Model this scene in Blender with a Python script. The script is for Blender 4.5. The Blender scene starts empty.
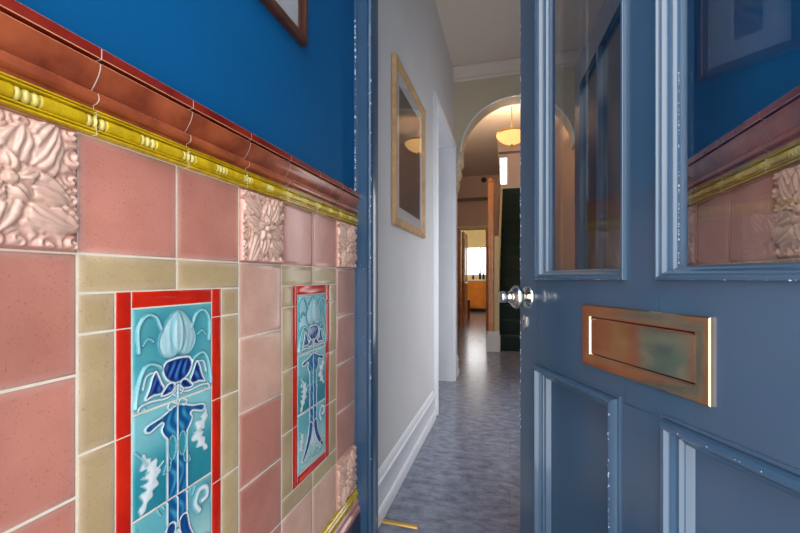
import bpy, bmesh, math, random
import numpy as np
from mathutils import Vector, Matrix
random.seed(7)
SC = bpy.context.scene
COL = SC.collection
PI = math.pi
EYE = 0.99                     # camera height; tile heights are given relative to it
RX = 0.445                     # face of the tiles on the right wall
WX = -0.525                    # face of the tiles on the left wall
PY = 0.1544                    # tile pitch along the wall
PZ = 0.1535                    # tile pitch up the wall
COL0 = 0.2178                  # near edge of the first relief column

def lin(r, g, b):
    f = lambda c: (c/255/12.92) if c/255 <= .04045 else ((c/255+.055)/1.055)**2.4
    return (f(r), f(g), f(b), 1.0)

# ------------------------------------------------------------------ materials
def new_mat(name):
    m = bpy.data.materials.new(name); m.use_nodes = True
    nt = m.node_tree
    b = nt.nodes['Principled BSDF']
    return m, nt, b
def mat(name, c, rough=.5, metal=0., coat=0., var=.12, scale=6., bump=0., bscale=40., c2=None, attr=None, spec=.5, detail=4., speck=0.):
    """paint / glaze: base colour broken up by noise; attr multiplies in a colour attribute"""
    m, nt, b = new_mat(name)
    N = nt.nodes; L = nt.links
    tc = N.new('ShaderNodeTexCoord')
    no = N.new('ShaderNodeTexNoise'); no.inputs['Scale'].default_value = scale; no.inputs['Detail'].default_value = detail
    L.new(tc.outputs['Object'], no.inputs['Vector'])
    ramp = N.new('ShaderNodeValToRGB')
    ramp.color_ramp.elements[0].position = .3; ramp.color_ramp.elements[1].position = .72
    if c2 is None:
        ramp.color_ramp.elements[0].color = tuple(x*(1-var) for x in c[:3])+(1,)
        ramp.color_ramp.elements[1].color = tuple(min(1, x*(1+var)) for x in c[:3])+(1,)
    else:
        ramp.color_ramp.elements[0].color = c2; ramp.color_ramp.elements[1].color = c
    L.new(no.outputs['Fac'], ramp.inputs['Fac'])
    out = ramp.outputs['Color']
    if attr:
        at = N.new('ShaderNodeVertexColor'); at.layer_name = attr
        mx = N.new('ShaderNodeMix'); mx.data_type = 'RGBA'; mx.blend_type = 'MULTIPLY'; mx.inputs['Factor'].default_value = 1
        L.new(out, mx.inputs[6]); L.new(at.outputs['Color'], mx.inputs[7]); out = mx.outputs[2]
    if speck:
        n3 = N.new('ShaderNodeTexNoise'); n3.inputs['Scale'].default_value = 330; n3.inputs['Detail'].default_value = 1
        L.new(tc.outputs['Object'], n3.inputs['Vector'])
        r3 = N.new('ShaderNodeValToRGB'); r3.color_ramp.elements[0].position = .27; r3.color_ramp.elements[1].position = .36
        r3.color_ramp.elements[0].color = (1-speck, 1-speck*1.1, 1-speck*1.2, 1); r3.color_ramp.elements[1].color = (1, 1, 1, 1)
        L.new(n3.outputs['Fac'], r3.inputs['Fac'])
        m3 = N.new('ShaderNodeMix'); m3.data_type = 'RGBA'; m3.blend_type = 'MULTIPLY'; m3.inputs['Factor'].default_value = 1
        L.new(out, m3.inputs[6]); L.new(r3.outputs['Color'], m3.inputs[7]); out = m3.outputs[2]
    L.new(out, b.inputs['Base Color'])
    b.inputs['Roughness'].default_value = rough
    b.inputs['Metallic'].default_value = metal
    b.inputs['Specular IOR Level'].default_value = spec
    b.inputs['Coat Weight'].default_value = coat
    b.inputs['Coat Roughness'].default_value = .07
    if bump:
        n2 = N.new('ShaderNodeTexNoise'); n2.inputs['Scale'].default_value = bscale; n2.inputs['Detail'].default_value = 3
        L.new(tc.outputs['Object'], n2.inputs['Vector'])
        bp = N.new('ShaderNodeBump'); bp.inputs['Strength'].default_value = bump; bp.inputs['Distance'].default_value = .004
        L.new(n2.outputs['Fac'], bp.inputs['Height']); L.new(bp.outputs['Normal'], b.inputs['Normal'])
        if coat: L.new(bp.outputs['Normal'], b.inputs['Coat Normal'])
    return m
def mat_emit(name, c, s):
    m, nt, b = new_mat(name)
    b.inputs['Base Color'].default_value = c
    b.inputs['Emission Color'].default_value = c; b.inputs['Emission Strength'].default_value = s
    return m
def mat_glass(name, ior, tint, rough=0.0):
    """sheet glass: Fresnel reflection over clear transmission"""
    m = bpy.data.materials.new(name); m.use_nodes = True
    nt = m.node_tree; N = nt.nodes; L = nt.links
    N.remove(N['Principled BSDF'])
    g = N.new('ShaderNodeBsdfGlossy'); g.inputs['Roughness'].default_value = rough; g.inputs['Color'].default_value = (.98, .98, .98, 1)
    t = N.new('ShaderNodeBsdfTransparent'); t.inputs['Color'].default_value = (tint, tint, tint, 1)
    fr = N.new('ShaderNodeFresnel'); fr.inputs['IOR'].default_value = ior
    geo = N.new('ShaderNodeNewGeometry'); inv = N.new('ShaderNodeMath'); inv.operation = 'SUBTRACT'; inv.inputs[0].default_value = 1
    L.new(geo.outputs['Backfacing'], inv.inputs[1])
    mul = N.new('ShaderNodeMath'); mul.operation = 'MULTIPLY'; L.new(fr.outputs[0], mul.inputs[0]); L.new(inv.outputs[0], mul.inputs[1])
    mx = N.new('ShaderNodeMixShader'); L.new(mul.outputs[0], mx.inputs[0])
    L.new(t.outputs[0], mx.inputs[1]); L.new(g.outputs[0], mx.inputs[2])
    L.new(mx.outputs[0], N['Material Output'].inputs['Surface'])
    return m

M = {}
M['blue_wall'] = mat('blue wall paint', lin(0, 87, 140), .6, var=.05, scale=3, bump=.04, bscale=25, spec=.2)
M['door_blue'] = mat('dark blue gloss paint', lin(50, 75, 98), .30, coat=.8, var=.10, scale=4, bump=.05, bscale=30)
M['post_blue'] = mat('blue gloss frame paint', lin(44, 75, 104), .32, coat=.7, var=.10, scale=5, bump=.06, bscale=40)
M['chip'] = mat('bare undercoat', lin(205, 214, 225), .7, var=.1)
M['tile'] = mat('glazed field tile', (1, 1, 1, 1), .22, coat=.25, c2=(.80, .75, .73, 1), scale=11, bump=.07, bscale=16, attr='tint', detail=7, speck=.22)
M['grout'] = mat('cream grout', lin(222, 212, 190), .85, var=.08, scale=60)
M['red_glaze'] = mat('scarlet glaze', lin(216, 42, 8), .16, coat=.4, c2=lin(180, 18, 8), scale=14)
M['panel_glaze'] = mat('majolica glaze', (1, 1, 1, 1), .16, coat=.4, c2=(.92, .93, .93, 1), scale=60, attr='tint')
M['relief'] = mat('relief tile glaze', (1, 1, 1, 1), .26, coat=.3, c2=(.93, .9, .88, 1), scale=25, attr='tint')
M['cap'] = mat('brown red glaze', lin(184, 94, 54), .24, coat=.35, c2=lin(124, 54, 32), scale=16, detail=6)
M['cap_edge'] = mat('glaze broken thin on the edges', lin(222, 158, 116), .3, coat=.2)
M['cap_nose'] = mat('oxblood glaze', lin(150, 46, 28), .2, coat=.4, c2=lin(110, 22, 18), scale=14)
M['yellow'] = mat('mustard glaze', lin(224, 188, 24), .2, coat=.35, c2=lin(180, 146, 12), scale=45)
M['cream_glaze'] = mat('cream glaze', lin(206, 186, 92), .22, coat=.3, var=.08, scale=60)
M['skirt_pink'] = mat('plum pink glaze', lin(188, 130, 120), .22, coat=.3, var=.12, scale=20)
M['skirt_dark'] = mat('dark plinth glaze', lin(40, 42, 58), .3, coat=.2, var=.2)
M['white_paint'] = mat('white gloss paint', lin(222, 224, 230), .35, var=.03, bump=.03)
M['hall_wall'] = mat('off white wall paint', lin(199, 198, 200), .75, var=.03, scale=3)
M['arch_wall'] = mat('cream wall paint', lin(196, 184, 160), .75, var=.03, scale=3)
M['tan_wall'] = mat('taupe wall paint', lin(190, 166, 148), .8, var=.04, scale=3)
M['ceiling'] = mat('ceiling paint', lin(208, 196, 184), .85, var=.02, scale=2)
M['porch_ceiling'] = mat('porch ceiling paint', lin(225, 225, 222), .85, var=.02, scale=2)
M['brass'] = mat('worn brass', lin(226, 182, 146), .17, metal=1., coat=.5, var=.10, scale=22, bump=.08, bscale=30)
M['brass_flap'] = mat('polished brass flap', lin(224, 192, 160), .12, metal=1., var=.12, scale=14, bump=.05, bscale=20)
M['nickel'] = mat('nickel plate', lin(225, 222, 214), .14, metal=1., var=.06, scale=30)
M['black'] = mat('black void', lin(14, 14, 16), .6)
M['dark_wood'] = mat('dark stained wood', lin(92, 52, 32), .35, coat=.2, c2=lin(60, 32, 22), scale=20)
M['pine'] = mat('waxed pine', lin(196, 160, 116), .4, coat=.15, c2=lin(170, 132, 92), scale=18)
M['oak'] = mat('orange varnished wood', lin(190, 122, 70), .35, coat=.25, c2=lin(150, 86, 44), scale=12)
M['mount'] = mat('grey white mount board', lin(205, 206, 210), .9, var=.02)
M['carpet'] = mat('dark green stair carpet', lin(34, 54, 52), .95, var=.25, scale=80, bump=.4, bscale=300)
M['newel'] = mat('honey varnished wood', lin(208, 150, 96), .35, coat=.25, c2=lin(176, 116, 66), scale=12)
M['orange_cab'] = mat('orange kitchen cabinet', lin(224, 140, 50), .4, var=.1)
M['cream_cab'] = mat('cream plaster', lin(214, 200, 160), .8, var=.04)
M['gold'] = mat('brass strip', lin(214, 170, 92), .35, metal=.6, var=.1)
M['bottle'] = mat('dark blue bottle glass', lin(24, 34, 70), .1, coat=.5)
M['red_cloth'] = mat('dull red lacquer', lin(120, 34, 30), .5, var=.15)
M['dark_glass'] = mat('dark obscured glass', lin(38, 34, 34), .2, coat=.2)
M['door_glass'] = mat_glass('door glass', 2.0, .93)
M['pic_glass'] = mat_glass('picture glass', 1.9, .95, .02)
M['clear_glass'] = mat_glass('window glass', 1.4, .99)
M['alabaster'] = mat_emit('lit alabaster', lin(255, 196, 120), 1.25)

def mat_print(name, cols, scale):
    m, nt, b = new_mat(name); N = nt.nodes; L = nt.links
    tc = N.new('ShaderNodeTexCoord')
    no = N.new('ShaderNodeTexNoise'); no.inputs['Scale'].default_value = scale; no.inputs['Detail'].default_value = 5; no.inputs['Distortion'].default_value = 1.2
    r = N.new('ShaderNodeValToRGB'); cr = r.color_ramp
    cr.elements[0].color = cols[0]; cr.elements[0].position = .3
    cr.elements[1].color = cols[-1]; cr.elements[1].position = .75
    for i, c in enumerate(cols[1:-1]):
        e = cr.elements.new(.3+.45*(i+1)/(len(cols)-1)); e.color = c
    L.new(tc.outputs['Object'], no.inputs['Vector']); L.new(no.outputs['Fac'], r.inputs['Fac']); L.new(r.outputs['Color'], b.inputs['Base Color'])
    b.inputs['Roughness'].default_value = .7
    return m
M['print_dark'] = mat_print('dark portrait print', [lin(30, 26, 32), lin(58, 46, 52), lin(40, 34, 44), lin(92, 70, 66)], 4)
M['print_street'] = mat_print('muted street print', [lin(70, 70, 78), lin(150, 140, 140), lin(120, 72, 66), lin(190, 186, 184)], 9)

def mat_floor():
    m, nt, b = new_mat('grey slate floor'); N = nt.nodes; L = nt.links
    tc = N.new('ShaderNodeTexCoord')
    mp = N.new('ShaderNodeMapping'); mp.inputs['Scale'].default_value = (.62, 1.15, 1)
    n1 = N.new('ShaderNodeTexNoise'); n1.inputs['Scale'].default_value = 22; n1.inputs['Detail'].default_value = 9; n1.inputs['Roughness'].default_value = .7
    r = N.new('ShaderNodeValToRGB'); r.color_ramp.elements[0].position = .33; r.color_ramp.elements[1].position = .7
    r.color_ramp.elements[0].color = lin(92, 98, 116); r.color_ramp.elements[1].color = lin(150, 156, 172)
    br = N.new('ShaderNodeTexBrick'); br.offset = .5
    br.inputs['Scale'].default_value = 1; br.inputs['Brick Width'].default_value = .46; br.inputs['Row Height'].default_value = .32
    br.inputs['Mortar Size'].default_value = .003; br.inputs['Color1'].default_value = (1, 1, 1, 1); br.inputs['Color2'].default_value = (.92, .93, .95, 1)
    br.inputs['Mortar'].default_value = (.84, .84, .87, 1)
    mx = N.new('ShaderNodeMix'); mx.data_type = 'RGBA'; mx.blend_type = 'MULTIPLY'; mx.inputs['Factor'].default_value = 1
    L.new(tc.outputs['Object'], mp.inputs['Vector']); L.new(mp.outputs[0], n1.inputs['Vector']); L.new(n1.outputs['Fac'], r.inputs['Fac'])
    L.new(tc.outputs['Object'], br.inputs['Vector'])
    L.new(r.outputs['Color'], mx.inputs[6]); L.new(br.outputs['Color'], mx.inputs[7]); L.new(mx.outputs[2], b.inputs['Base Color'])
    b.inputs['Roughness'].default_value = .21
    bp = N.new('ShaderNodeBump'); bp.inputs['Strength'].default_value = .12; bp.inputs['Distance'].default_value = .004
    L.new(n1.outputs['Fac'], bp.inputs['Height']); L.new(bp.outputs['Normal'], b.inputs['Normal'])
    return m
M['floor'] = mat_floor()

# ------------------------------------------------------------------ mesh helpers
class MB:
    def __init__(s): s.v = []; s.f = []; s.mi = []; s.tint = []      # tint: per-vertex colour
    def add(s, vs, fs, mi=0, tint=None):
        o = len(s.v); s.v += [tuple(p) for p in vs]
        s.f += [tuple(i+o for i in f) for f in fs]; s.mi += [mi]*len(fs)
        s.tint += [tint or (1, 1, 1, 1)]*len(vs)
    def box(s, x0, x1, y0, y1, z0, z1, mi=0, tint=None):
        if x0 > x1: x0, x1 = x1, x0
        if y0 > y1: y0, y1 = y1, y0
        if z0 > z1: z0, z1 = z1, z0
        vs = [(x, y, z) for x in (x0, x1) for y in (y0, y1) for z in (z0, z1)]
        s.add(vs, [(0, 1, 3, 2), (4, 6, 7, 5), (0, 4, 5, 1), (2, 3, 7, 6), (0, 2, 6, 4), (1, 5, 7, 3)], mi, tint)
    def cbox(s, x0, x1, y0, y1, z0, z1, c=.004, mi=0):
        """box with chamfered edges"""
        bm = bmesh.new(); bmesh.ops.create_cube(bm, size=1)
        for v in bm.verts: v.co = Vector(((x0+x1)/2+v.co.x*abs(x1-x0), (y0+y1)/2+v.co.y*abs(y1-y0), (z0+z1)/2+v.co.z*abs(z1-z0)))
        bmesh.ops.bevel(bm, geom=list(bm.edges), offset=c, segments=2, profile=.6, affect='EDGES')
        bm.verts.index_update()
        s.add([v.co[:] for v in bm.verts], [[v.index for v in f.verts] for f in bm.faces], mi); bm.free()
    def tile(s, x, y0, y1, z0, z1, depth=.008, ch=.0022, tint=None, mi=0):
        """a slab on the left wall facing +X with a soft pillowed edge"""
        c1 = ch*.45
        rings = [(x-depth, 0, 1), (x-ch, 0, 1), (x-c1, c1, 1), (x-.0002, ch*1.6, .8), (x, ch*1.6+.008, 0)]
        base = tint or (1, 1, 1, 1); pale = (.80, .64, .56)
        fs = []
        o = len(s.v)
        for xx, i, w in rings:
            w *= .22 if tint else 0
            t = tuple(base[k]*(1-w)+pale[k]*w for k in range(3))+(1,)
            s.add([(xx, y0+i, z0+i), (xx, y1-i, z0+i), (xx, y1-i, z1-i), (xx, y0+i, z1-i)], [], mi, t)
        for r in range(len(rings)-1):
            for k in range(4):
                a = r*4+k; b = r*4+(k+1) % 4
                fs.append((a, b, b+4, a+4))
        n = (len(rings)-1)*4
        fs.append((n, n+1, n+2, n+3)); fs.append((3, 2, 1, 0))
        s.f += [tuple(q+o for q in f) for f in fs]; s.mi += [mi]*len(fs)
    def prism_y(s, prof, y0, y1, x=0., mi=None, cap=True, z=0., close=True):
        """profile [(d, z)] swept along Y"""
        n = len(prof)
        vs = [(x+d, y0, z+h) for d, h in prof]+[(x+d, y1, z+h) for d, h in prof]
        rng = range(n if close else n-1)
        for i in rng:
            j = (i+1) % n
            k = mi[i] if isinstance(mi, (list, tuple)) else (mi or 0)
            s.add([vs[i], vs[j], vs[n+j], vs[n+i]], [(0, 1, 2, 3)], k)
        if cap and close:
            s.add(vs[:n], [tuple(range(n))], mi[0] if isinstance(mi, (list, tuple)) else (mi or 0)); s.add(vs[n:], [tuple(reversed(range(n)))], mi[0] if isinstance(mi, (list, tuple)) else (mi or 0))
    def frame_xz(s, x0, x1, z0, z1, prof, mi=0):
        """mitred moulding round a rectangle in the XZ plane; prof [(inset, y)]"""
        vs = []
        for i, y in prof: vs += [(x0+i, y, z0+i), (x1-i, y, z0+i), (x1-i, y, z1-i), (x0+i, y, z1-i)]
        fs = []
        for r in range(len(prof)-1):
            for k in range(4):
                a = r*4+k; b = r*4+(k+1) % 4
                fs.append((a, b, b+4, a+4))
        s.add(vs, fs, mi)
    def frame_yz(s, y0, y1, z0, z1, prof, mi=0):
        vs = []
        for i, x in prof: vs += [(x, y0+i, z0+i), (x, y1-i, z0+i), (x, y1-i, z1-i), (x, y0+i, z1-i)]
        fs = []
        for r in range(len(prof)-1):
            for k in range(4):
                a = r*4+k; b = r*4+(k+1) % 4
                fs.append((a, b, b+4, a+4))
        s.add(vs, fs, mi)
    def lathe(s, prof, n=32, axis='z', at=(0, 0, 0), mi=0):
        """prof [(r, h)] around an axis"""
        vs = []
        for r, h in prof:
            for k in range(n):
                a = 2*PI*k/n; c, d = r*math.cos(a), r*math.sin(a)
                p = {'z': (c, d, h), 'y': (c, h, d), 'x': (h, c, d)}[axis]
                vs.append((p[0]+at[0], p[1]+at[1], p[2]+at[2]))
        fs = []
        for i in range(len(prof)-1):
            for k in range(n):
                fs.append((i*n+k, i*n+(k+1) % n, (i+1)*n+(k+1) % n, (i+1)*n+k))
        s.add(vs, fs, mi)
    def grid(s, P, tint=None, mi=0):
        """P: array (rows, cols, 3)"""
        R, Cn, _ = P.shape
        vs = [tuple(p) for p in P.reshape(-1, 3).tolist()]
        fs = [(i*Cn+j, i*Cn+j+1, (i+1)*Cn+j+1, (i+1)*Cn+j) for i in range(R-1) for j in range(Cn-1)]
        o = len(s.v); s.v += vs; s.f += [tuple(k+o for k in f) for f in fs]; s.mi += [mi]*len(fs)
        if tint is None: s.tint += [(1, 1, 1, 1)]*len(vs)
        else: s.tint += [tuple(t)+(1,) for t in tint.reshape(-1, 3).tolist()]
    def build(s, name, m, parent=None, smooth=False, angle=None, fix=True, kind=None):
        me = bpy.data.meshes.new(name); me.from_pydata(s.v, [], s.f)
        ca = me.color_attributes.new('tint', 'FLOAT_COLOR', 'POINT')
        ca.data.foreach_set('color', np.array(s.tint, dtype=np.float32).ravel())
        for mm in (m if isinstance(m, (list, tuple)) else [m]): me.materials.append(mm)
        me.polygons.foreach_set('material_index', s.mi)
        if fix:
            bm = bmesh.new(); bm.from_mesh(me)
            bmesh.ops.remove_doubles(bm, verts=bm.verts, dist=1e-6)
            bmesh.ops.recalc_face_normals(bm, faces=bm.faces); bm.to_mesh(me); bm.free()
        if smooth: me.polygons.foreach_set('use_smooth', [True]*len(me.polygons))
        if angle: me.polygons.foreach_set('use_smooth', [True]*len(me.polygons)); me.set_sharp_from_angle(angle=math.radians(angle))
        o = bpy.data.objects.new(name, me); COL.objects.link(o)
        if parent: o.parent = parent
        if kind: o['kind'] = kind
        return o
def tag(o, label, cat, group=None, kind=None):
    o['label'] = label; o['category'] = cat
    if group: o['group'] = group
    if kind: o['kind'] = kind
    return o
def empty(name, loc=(0, 0, 0), rz=0.):
    o = bpy.data.objects.new(name, None); COL.objects.link(o); o.location = loc; o.rotation_euler = (0, 0, rz); o.empty_display_size = .1
    return o
def copy_tree(o, parent=None):
    c = o.copy(); COL.objects.link(c)
    if parent: c.parent = parent
    for ch in list(o.children): copy_tree(ch, c)
    return c
def chips(mb, P, n, smin, smax, t0=0., t1=1., power=2.2):
    """flakes of lost paint: P(t) -> (origin, u axis, v axis); lies a hair proud of the edge"""
    for _ in range(n):
        t = t0+(t1-t0)*random.random()
        o, u, v = P(t)
        o = Vector(o); u = Vector(u); v = Vector(v); nrm = u.cross(v).normalized()
        sz = smin+(smax-smin)*random.random()**power
        k = random.randint(5, 8); st = random.uniform(.7, 2.2)
        ring = []
        for i in range(k):
            a = 2*PI*i/k; r = sz*random.uniform(.6, 1.1)
            ring.append(o+u*(math.cos(a)*r)+v*(math.sin(a)*r*st))
        up = [p+nrm*.0003 for p in ring]; dn = [p-nrm*.0003 for p in ring]
        mb.add([p[:] for p in up+dn], [tuple(range(k)), tuple(reversed(range(k, 2*k)))]+[(i, (i+1) % k, k+(i+1) % k, k+i) for i in range(k)])

# ------------------------------------------------------------------ setting: porch
W0, W1 = .20, 1.2985           # porch from the street wall to the inner frame
CEIL = 3.0
mb = MB(); mb.box(-.75, -.531, W0-.1, W1+.14, -.05, CEIL+.05)
wall_left = mb.build('wall_left', M['blue_wall'])
tag(wall_left, 'bright blue porch wall above and behind the coloured tiles', 'wall', kind='structure')
mb = MB(); mb.box(RX+.006, .80, W0-.1, W1+.14, -.05, CEIL+.05)
wall_right = mb.build('wall_right', M['blue_wall']); tag(wall_right, 'blue porch wall seen through the glass of the open front door', 'wall', kind='structure')
mb = MB(); mb.box(-.75, .80, -.15, W1+.2, CEIL, CEIL+.1)
tag(mb.build('ceiling', M['porch_ceiling']), 'white porch ceiling over the tiled walls', 'ceiling', kind='structure')
mb = MB(); mb.box(-.75, .80, -.15, 1.47, -.06, 0.)
tag(mb.build('floor', M['floor']), 'grey porch floor in front of the threshold strip', 'floor', kind='structure')
mb = MB()
mb.box(-.75, -.47, -.1, W0, -.05, CEIL+.05); mb.box(.44, .80, -.1, W0, -.05, CEIL+.05)
tag(mb.build('wall_front', M['blue_wall']), 'street wall either side of the front doorway', 'wall', kind='structure')

# field tiles: pattern of the wall, one mesh
def vary(c, a=.07):
    k = 1+random.uniform(-a, a); j = random.uniform(-a*.4, a*.4)
    return (c[0]*k, c[1]*k*(1+j), c[2]*k*(1+j), 1)
PINK = lin(203, 135, 117); PEACH = lin(232, 184, 160); BEIGE = lin(196, 172, 128)
tb = MB(); G = .0008
def T(y0, y1, h0, h1, c, a=.06): tb.tile(WX+random.uniform(-.0004, .0004), y0+G, y1-G, EYE+h0+G, EYE+h1-G, tint=vary(c, a))
R = [.031-PZ*k for k in range(6)]            # row lines .031 ... -.7365
cols = [COL0+PY*k for k in range(8)]
top = R[0]+PZ
reliefs = []
for c in range(7):
    y0, y1 = cols[c], cols[c+1]
    if c % 3 == 0:
        reliefs += [(y0, R[0]), (y0, R[5])]
        for r in range(4): T(y0, y1, R[r+1], R[r], PEACH if (c == 0 and r == 3) or (c == 3 and r < 2) else (PINK if c < 6 else lin(206, 146, 124)), .08)
    else:
        T(y0, y1, R[0], top, lin(208, 138, 120), .025); T(y0, y1, R[5], R[4], PEACH if c > 3 else PINK)
# a further stretch of tiles toward the street
T(W0-.02, COL0, R[0], top, PINK)
B = .0505                                     # beige border strip
panels = []
for c in (1, 4):
    y0, y1 = cols[c], cols[c+2]; ym = cols[c+1]
    T(y0, ym, R[0]-B, R[0], BEIGE); T(ym, y1, R[0]-B, R[0], BEIGE)
    T(y0, ym, R[4], R[4]+B*.95, BEIGE); T(ym, y1, R[4], R[4]+B*.95, BEIGE)
    zt, zb = R[0]-B, R[4]+B*.95
    js = [zt, zt-.0525, zt-.0525-PZ, zt-.0525-2*PZ, zb]
    for i in range(4):
        T(y0, y0+B, js[i+1], js[i], BEIGE); T(y1-B, y1, js[i+1], js[i], BEIGE)
    panels.append((y0+B, y1-B, zb, zt, js))
tb.build('field_tile', M['tile'], wall_left, angle=50)
mb = MB(); mb.box(WX-.007, WX-.0013, W0, W1, EYE+R[5], EYE+top+.01)
mb.build('grout', M['grout'], wall_left)

# ------------------------------------------------------------------ relief tiles
def leafh(X, Y, ang, L0, L1, w, amp, lobes, curl=0., vein=5, bend=0.):
    ca, sa = math.cos(ang), math.sin(ang)
    s = X*ca+Y*sa; t = -X*sa+Y*ca
    q = np.clip((s-L0)/(L1-L0), 0, 1)
    t = t-bend*q*q
    wid = w*np.sin(PI*np.clip(q, .0, 1)**.75)**.6*(1+.16*np.abs(np.sin(lobes*PI*q)))
    r = np.abs(t)/np.maximum(wid, 1e-4)
    inside = (r < 1) & (s > L0) & (s < L1)
    dome = np.sqrt(np.clip(1-r*r, 0, 1))
    ridges = .62+.38*np.abs(np.cos((vein*PI*t/np.maximum(wid, 1e-4)*.5)+.9*q))**.8
    mid = 1-.30*np.exp(-(r/.10)**2)
    h = amp*dome**.7*ridges*mid*(.55+.45*np.sin(PI*q*.9+curl))
    return np.where(inside, h, 0)
def relief_mesh():
    n = 104; g = np.linspace(-1, 1, n)
    X, Y = np.meshgrid(g, g)
    H = np.zeros_like(X)
    def lay(h):
        nonlocal H
        H = np.where(h > 0, np.maximum(H*.25, 0)+h*.95, H)
    H += .10
    for k in range(8): lay(leafh(X, Y, PI/4*k+PI/8, .15, 1.50, .42, .66, 2.6, .2, 3, .30))
    for k in range(4):
        a = PI/4+PI/2*k
        for da, rr, sz, am in ((-.30, 1.05, .20, .70), (.30, 1.02, .19, .66), (0, 1.24, .16, .75), (.62, .86, .16, .62), (-.62, .88, .15, .60)):
            cx, cy = rr*math.cos(a+da), rr*math.sin(a+da)
            d = np.hypot((X-cx), (Y-cy)*1.1)/sz; th = np.arctan2(Y-cy, X-cx)
            lay(np.where(d < 1, am*np.clip(1-d*d, 0, 1)**.35*(.72+.28*np.cos(th*2+8*d+k)), 0))
    for k in range(4): lay(leafh(X, Y, PI/4+PI/2*k, .12, 1.18, .34, .95, 3.3, .1, 5, .26))
    for k in range(4): lay(leafh(X, Y, PI/2*k, .10, .86, .25, .92, 2.3, .2, 3, -.20))
    for k in range(5): lay(leafh(X, Y, 2*PI/5*k+.3, .04, .42, .15, 1.12, 1.0, .3, 1.2, .06))
    d = np.hypot(X, Y)/.12
    lay(np.where(d < 1, 1.25*np.sqrt(np.clip(1-d*d, 0, 1)), 0))
    # soften
    for _ in range(1):
        P = np.pad(H, 1, mode='edge'); H = (P[1:-1, 1:-1]*2+P[:-2, 1:-1]+P[2:, 1:-1]+P[1:-1, :-2]+P[1:-1, 2:])/6
    edge = np.clip((1-np.maximum(np.abs(X), np.abs(Y))-.03)/.03, 0, 1)
    H = H*edge
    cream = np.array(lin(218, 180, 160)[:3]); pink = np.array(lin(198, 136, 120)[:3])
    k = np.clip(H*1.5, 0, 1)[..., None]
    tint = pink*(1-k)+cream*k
    hw = (PY-2*G)/2; hz = (PZ-2*G)/2
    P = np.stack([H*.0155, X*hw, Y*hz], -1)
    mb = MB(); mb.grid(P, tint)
    # sides
    c = tuple(cream)+(1,)
    for (y0, z0), (y1, z1) in (((-hw, -hz), (hw, -hz)), ((hw, -hz), (hw, hz)), ((hw, hz), (-hw, hz)), ((-hw, hz), (-hw, -hz))):
        mb.add([(0, y0, z0), (0, y1, z1), (-.006, y1, z1), (-.006, y0, z0)], [(0, 1, 2, 3)], 0, c)
    mb.add([(-.006, -hw, -hz), (-.006, hw, -hz), (-.006, hw, hz), (-.006, -hw, hz)], [(0, 3, 2, 1)], 0, c)
    return mb
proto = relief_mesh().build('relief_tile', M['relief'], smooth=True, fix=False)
RL = {(0, 0): 'pink acanthus relief tile at the near end of the row under the yellow moulding',
      (3, 0): 'pink acanthus relief tile above the plain pink column between the two tulip panels',
      (6, 0): 'pink acanthus relief tile under the yellow moulding, against the blue door post',
      (6, 5): 'pink acanthus relief tile low on the wall beside the foot of the blue post'}
first = True
for c, r in RL:
    o = proto if first else proto.copy()
    if not first: COL.objects.link(o)
    first = False
    o.location = (WX-.0002, cols[c]+PY/2, EYE+R[r]+PZ/2)
    if r: o.rotation_euler = (PI, 0, 0)
    tag(o, RL[(c, r)], 'tile', 'carved relief tiles set into the pink wall')
# the other low corners of the pattern carry plain tiles (out of the frame)
mb = MB()
for c in (0, 3): mb.tile(WX, cols[c]+G, cols[c+1]-G, EYE+R[5]+G, EYE+R[4]-G, tint=vary(PINK))
mb.build('field_tile', M['tile'], wall_left, angle=50)

# ------------------------------------------------------------------ tulip panels
def seg_d(U, V, pts, closed=False):
    d = np.full(U.shape, 9.); n = len(pts)
    for i in range(n if closed else n-1):
        ax, ay = pts[i]; bx, by = pts[(i+1) % n]
        dx, dy = bx-ax, by-ay; l2 = dx*dx+dy*dy+1e-12
        t = np.clip(((U-ax)*dx+(V-ay)*dy)/l2, 0, 1)
        d = np.minimum(d, np.hypot(U-ax-t*dx, V-ay-t*dy))
    return d
def inside(U, V, pts):
    r = np.zeros(U.shape, bool); n = len(pts)
    for i in range(n):
        ax, ay = pts[i]; bx, by = pts[(i+1) % n]
        if ay == by: continue
        r ^= ((ay > V) != (by > V)) & (U < (bx-ax)*(V-ay)/(by-ay)+ax)
    return r
def smooth_pts(pts, closed=False, k=6):
    n = len(pts); out = []
    rng = range(n if closed else n-1)
    for i in rng:
        if closed: p = [pts[(i+j-1) % n] for j in range(4)]
        else: p = [pts[max(0, min(n-1, i+j-1))] for j in range(4)]
        for q in range(k):
            t = q/k
            out.append(tuple(.5*(2*p[1][a]+(p[2][a]-p[0][a])*t+(2*p[0][a]-5*p[1][a]+4*p[2][a]-p[3][a])*t*t+(3*p[1][a]-p[0][a]-3*p[2][a]+p[3][a])*t**3) for a in (0, 1)))
    if not closed: out.append(pts[-1])
    return out
def mir(pts): return [(1-u, v) for u, v in pts]
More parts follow.
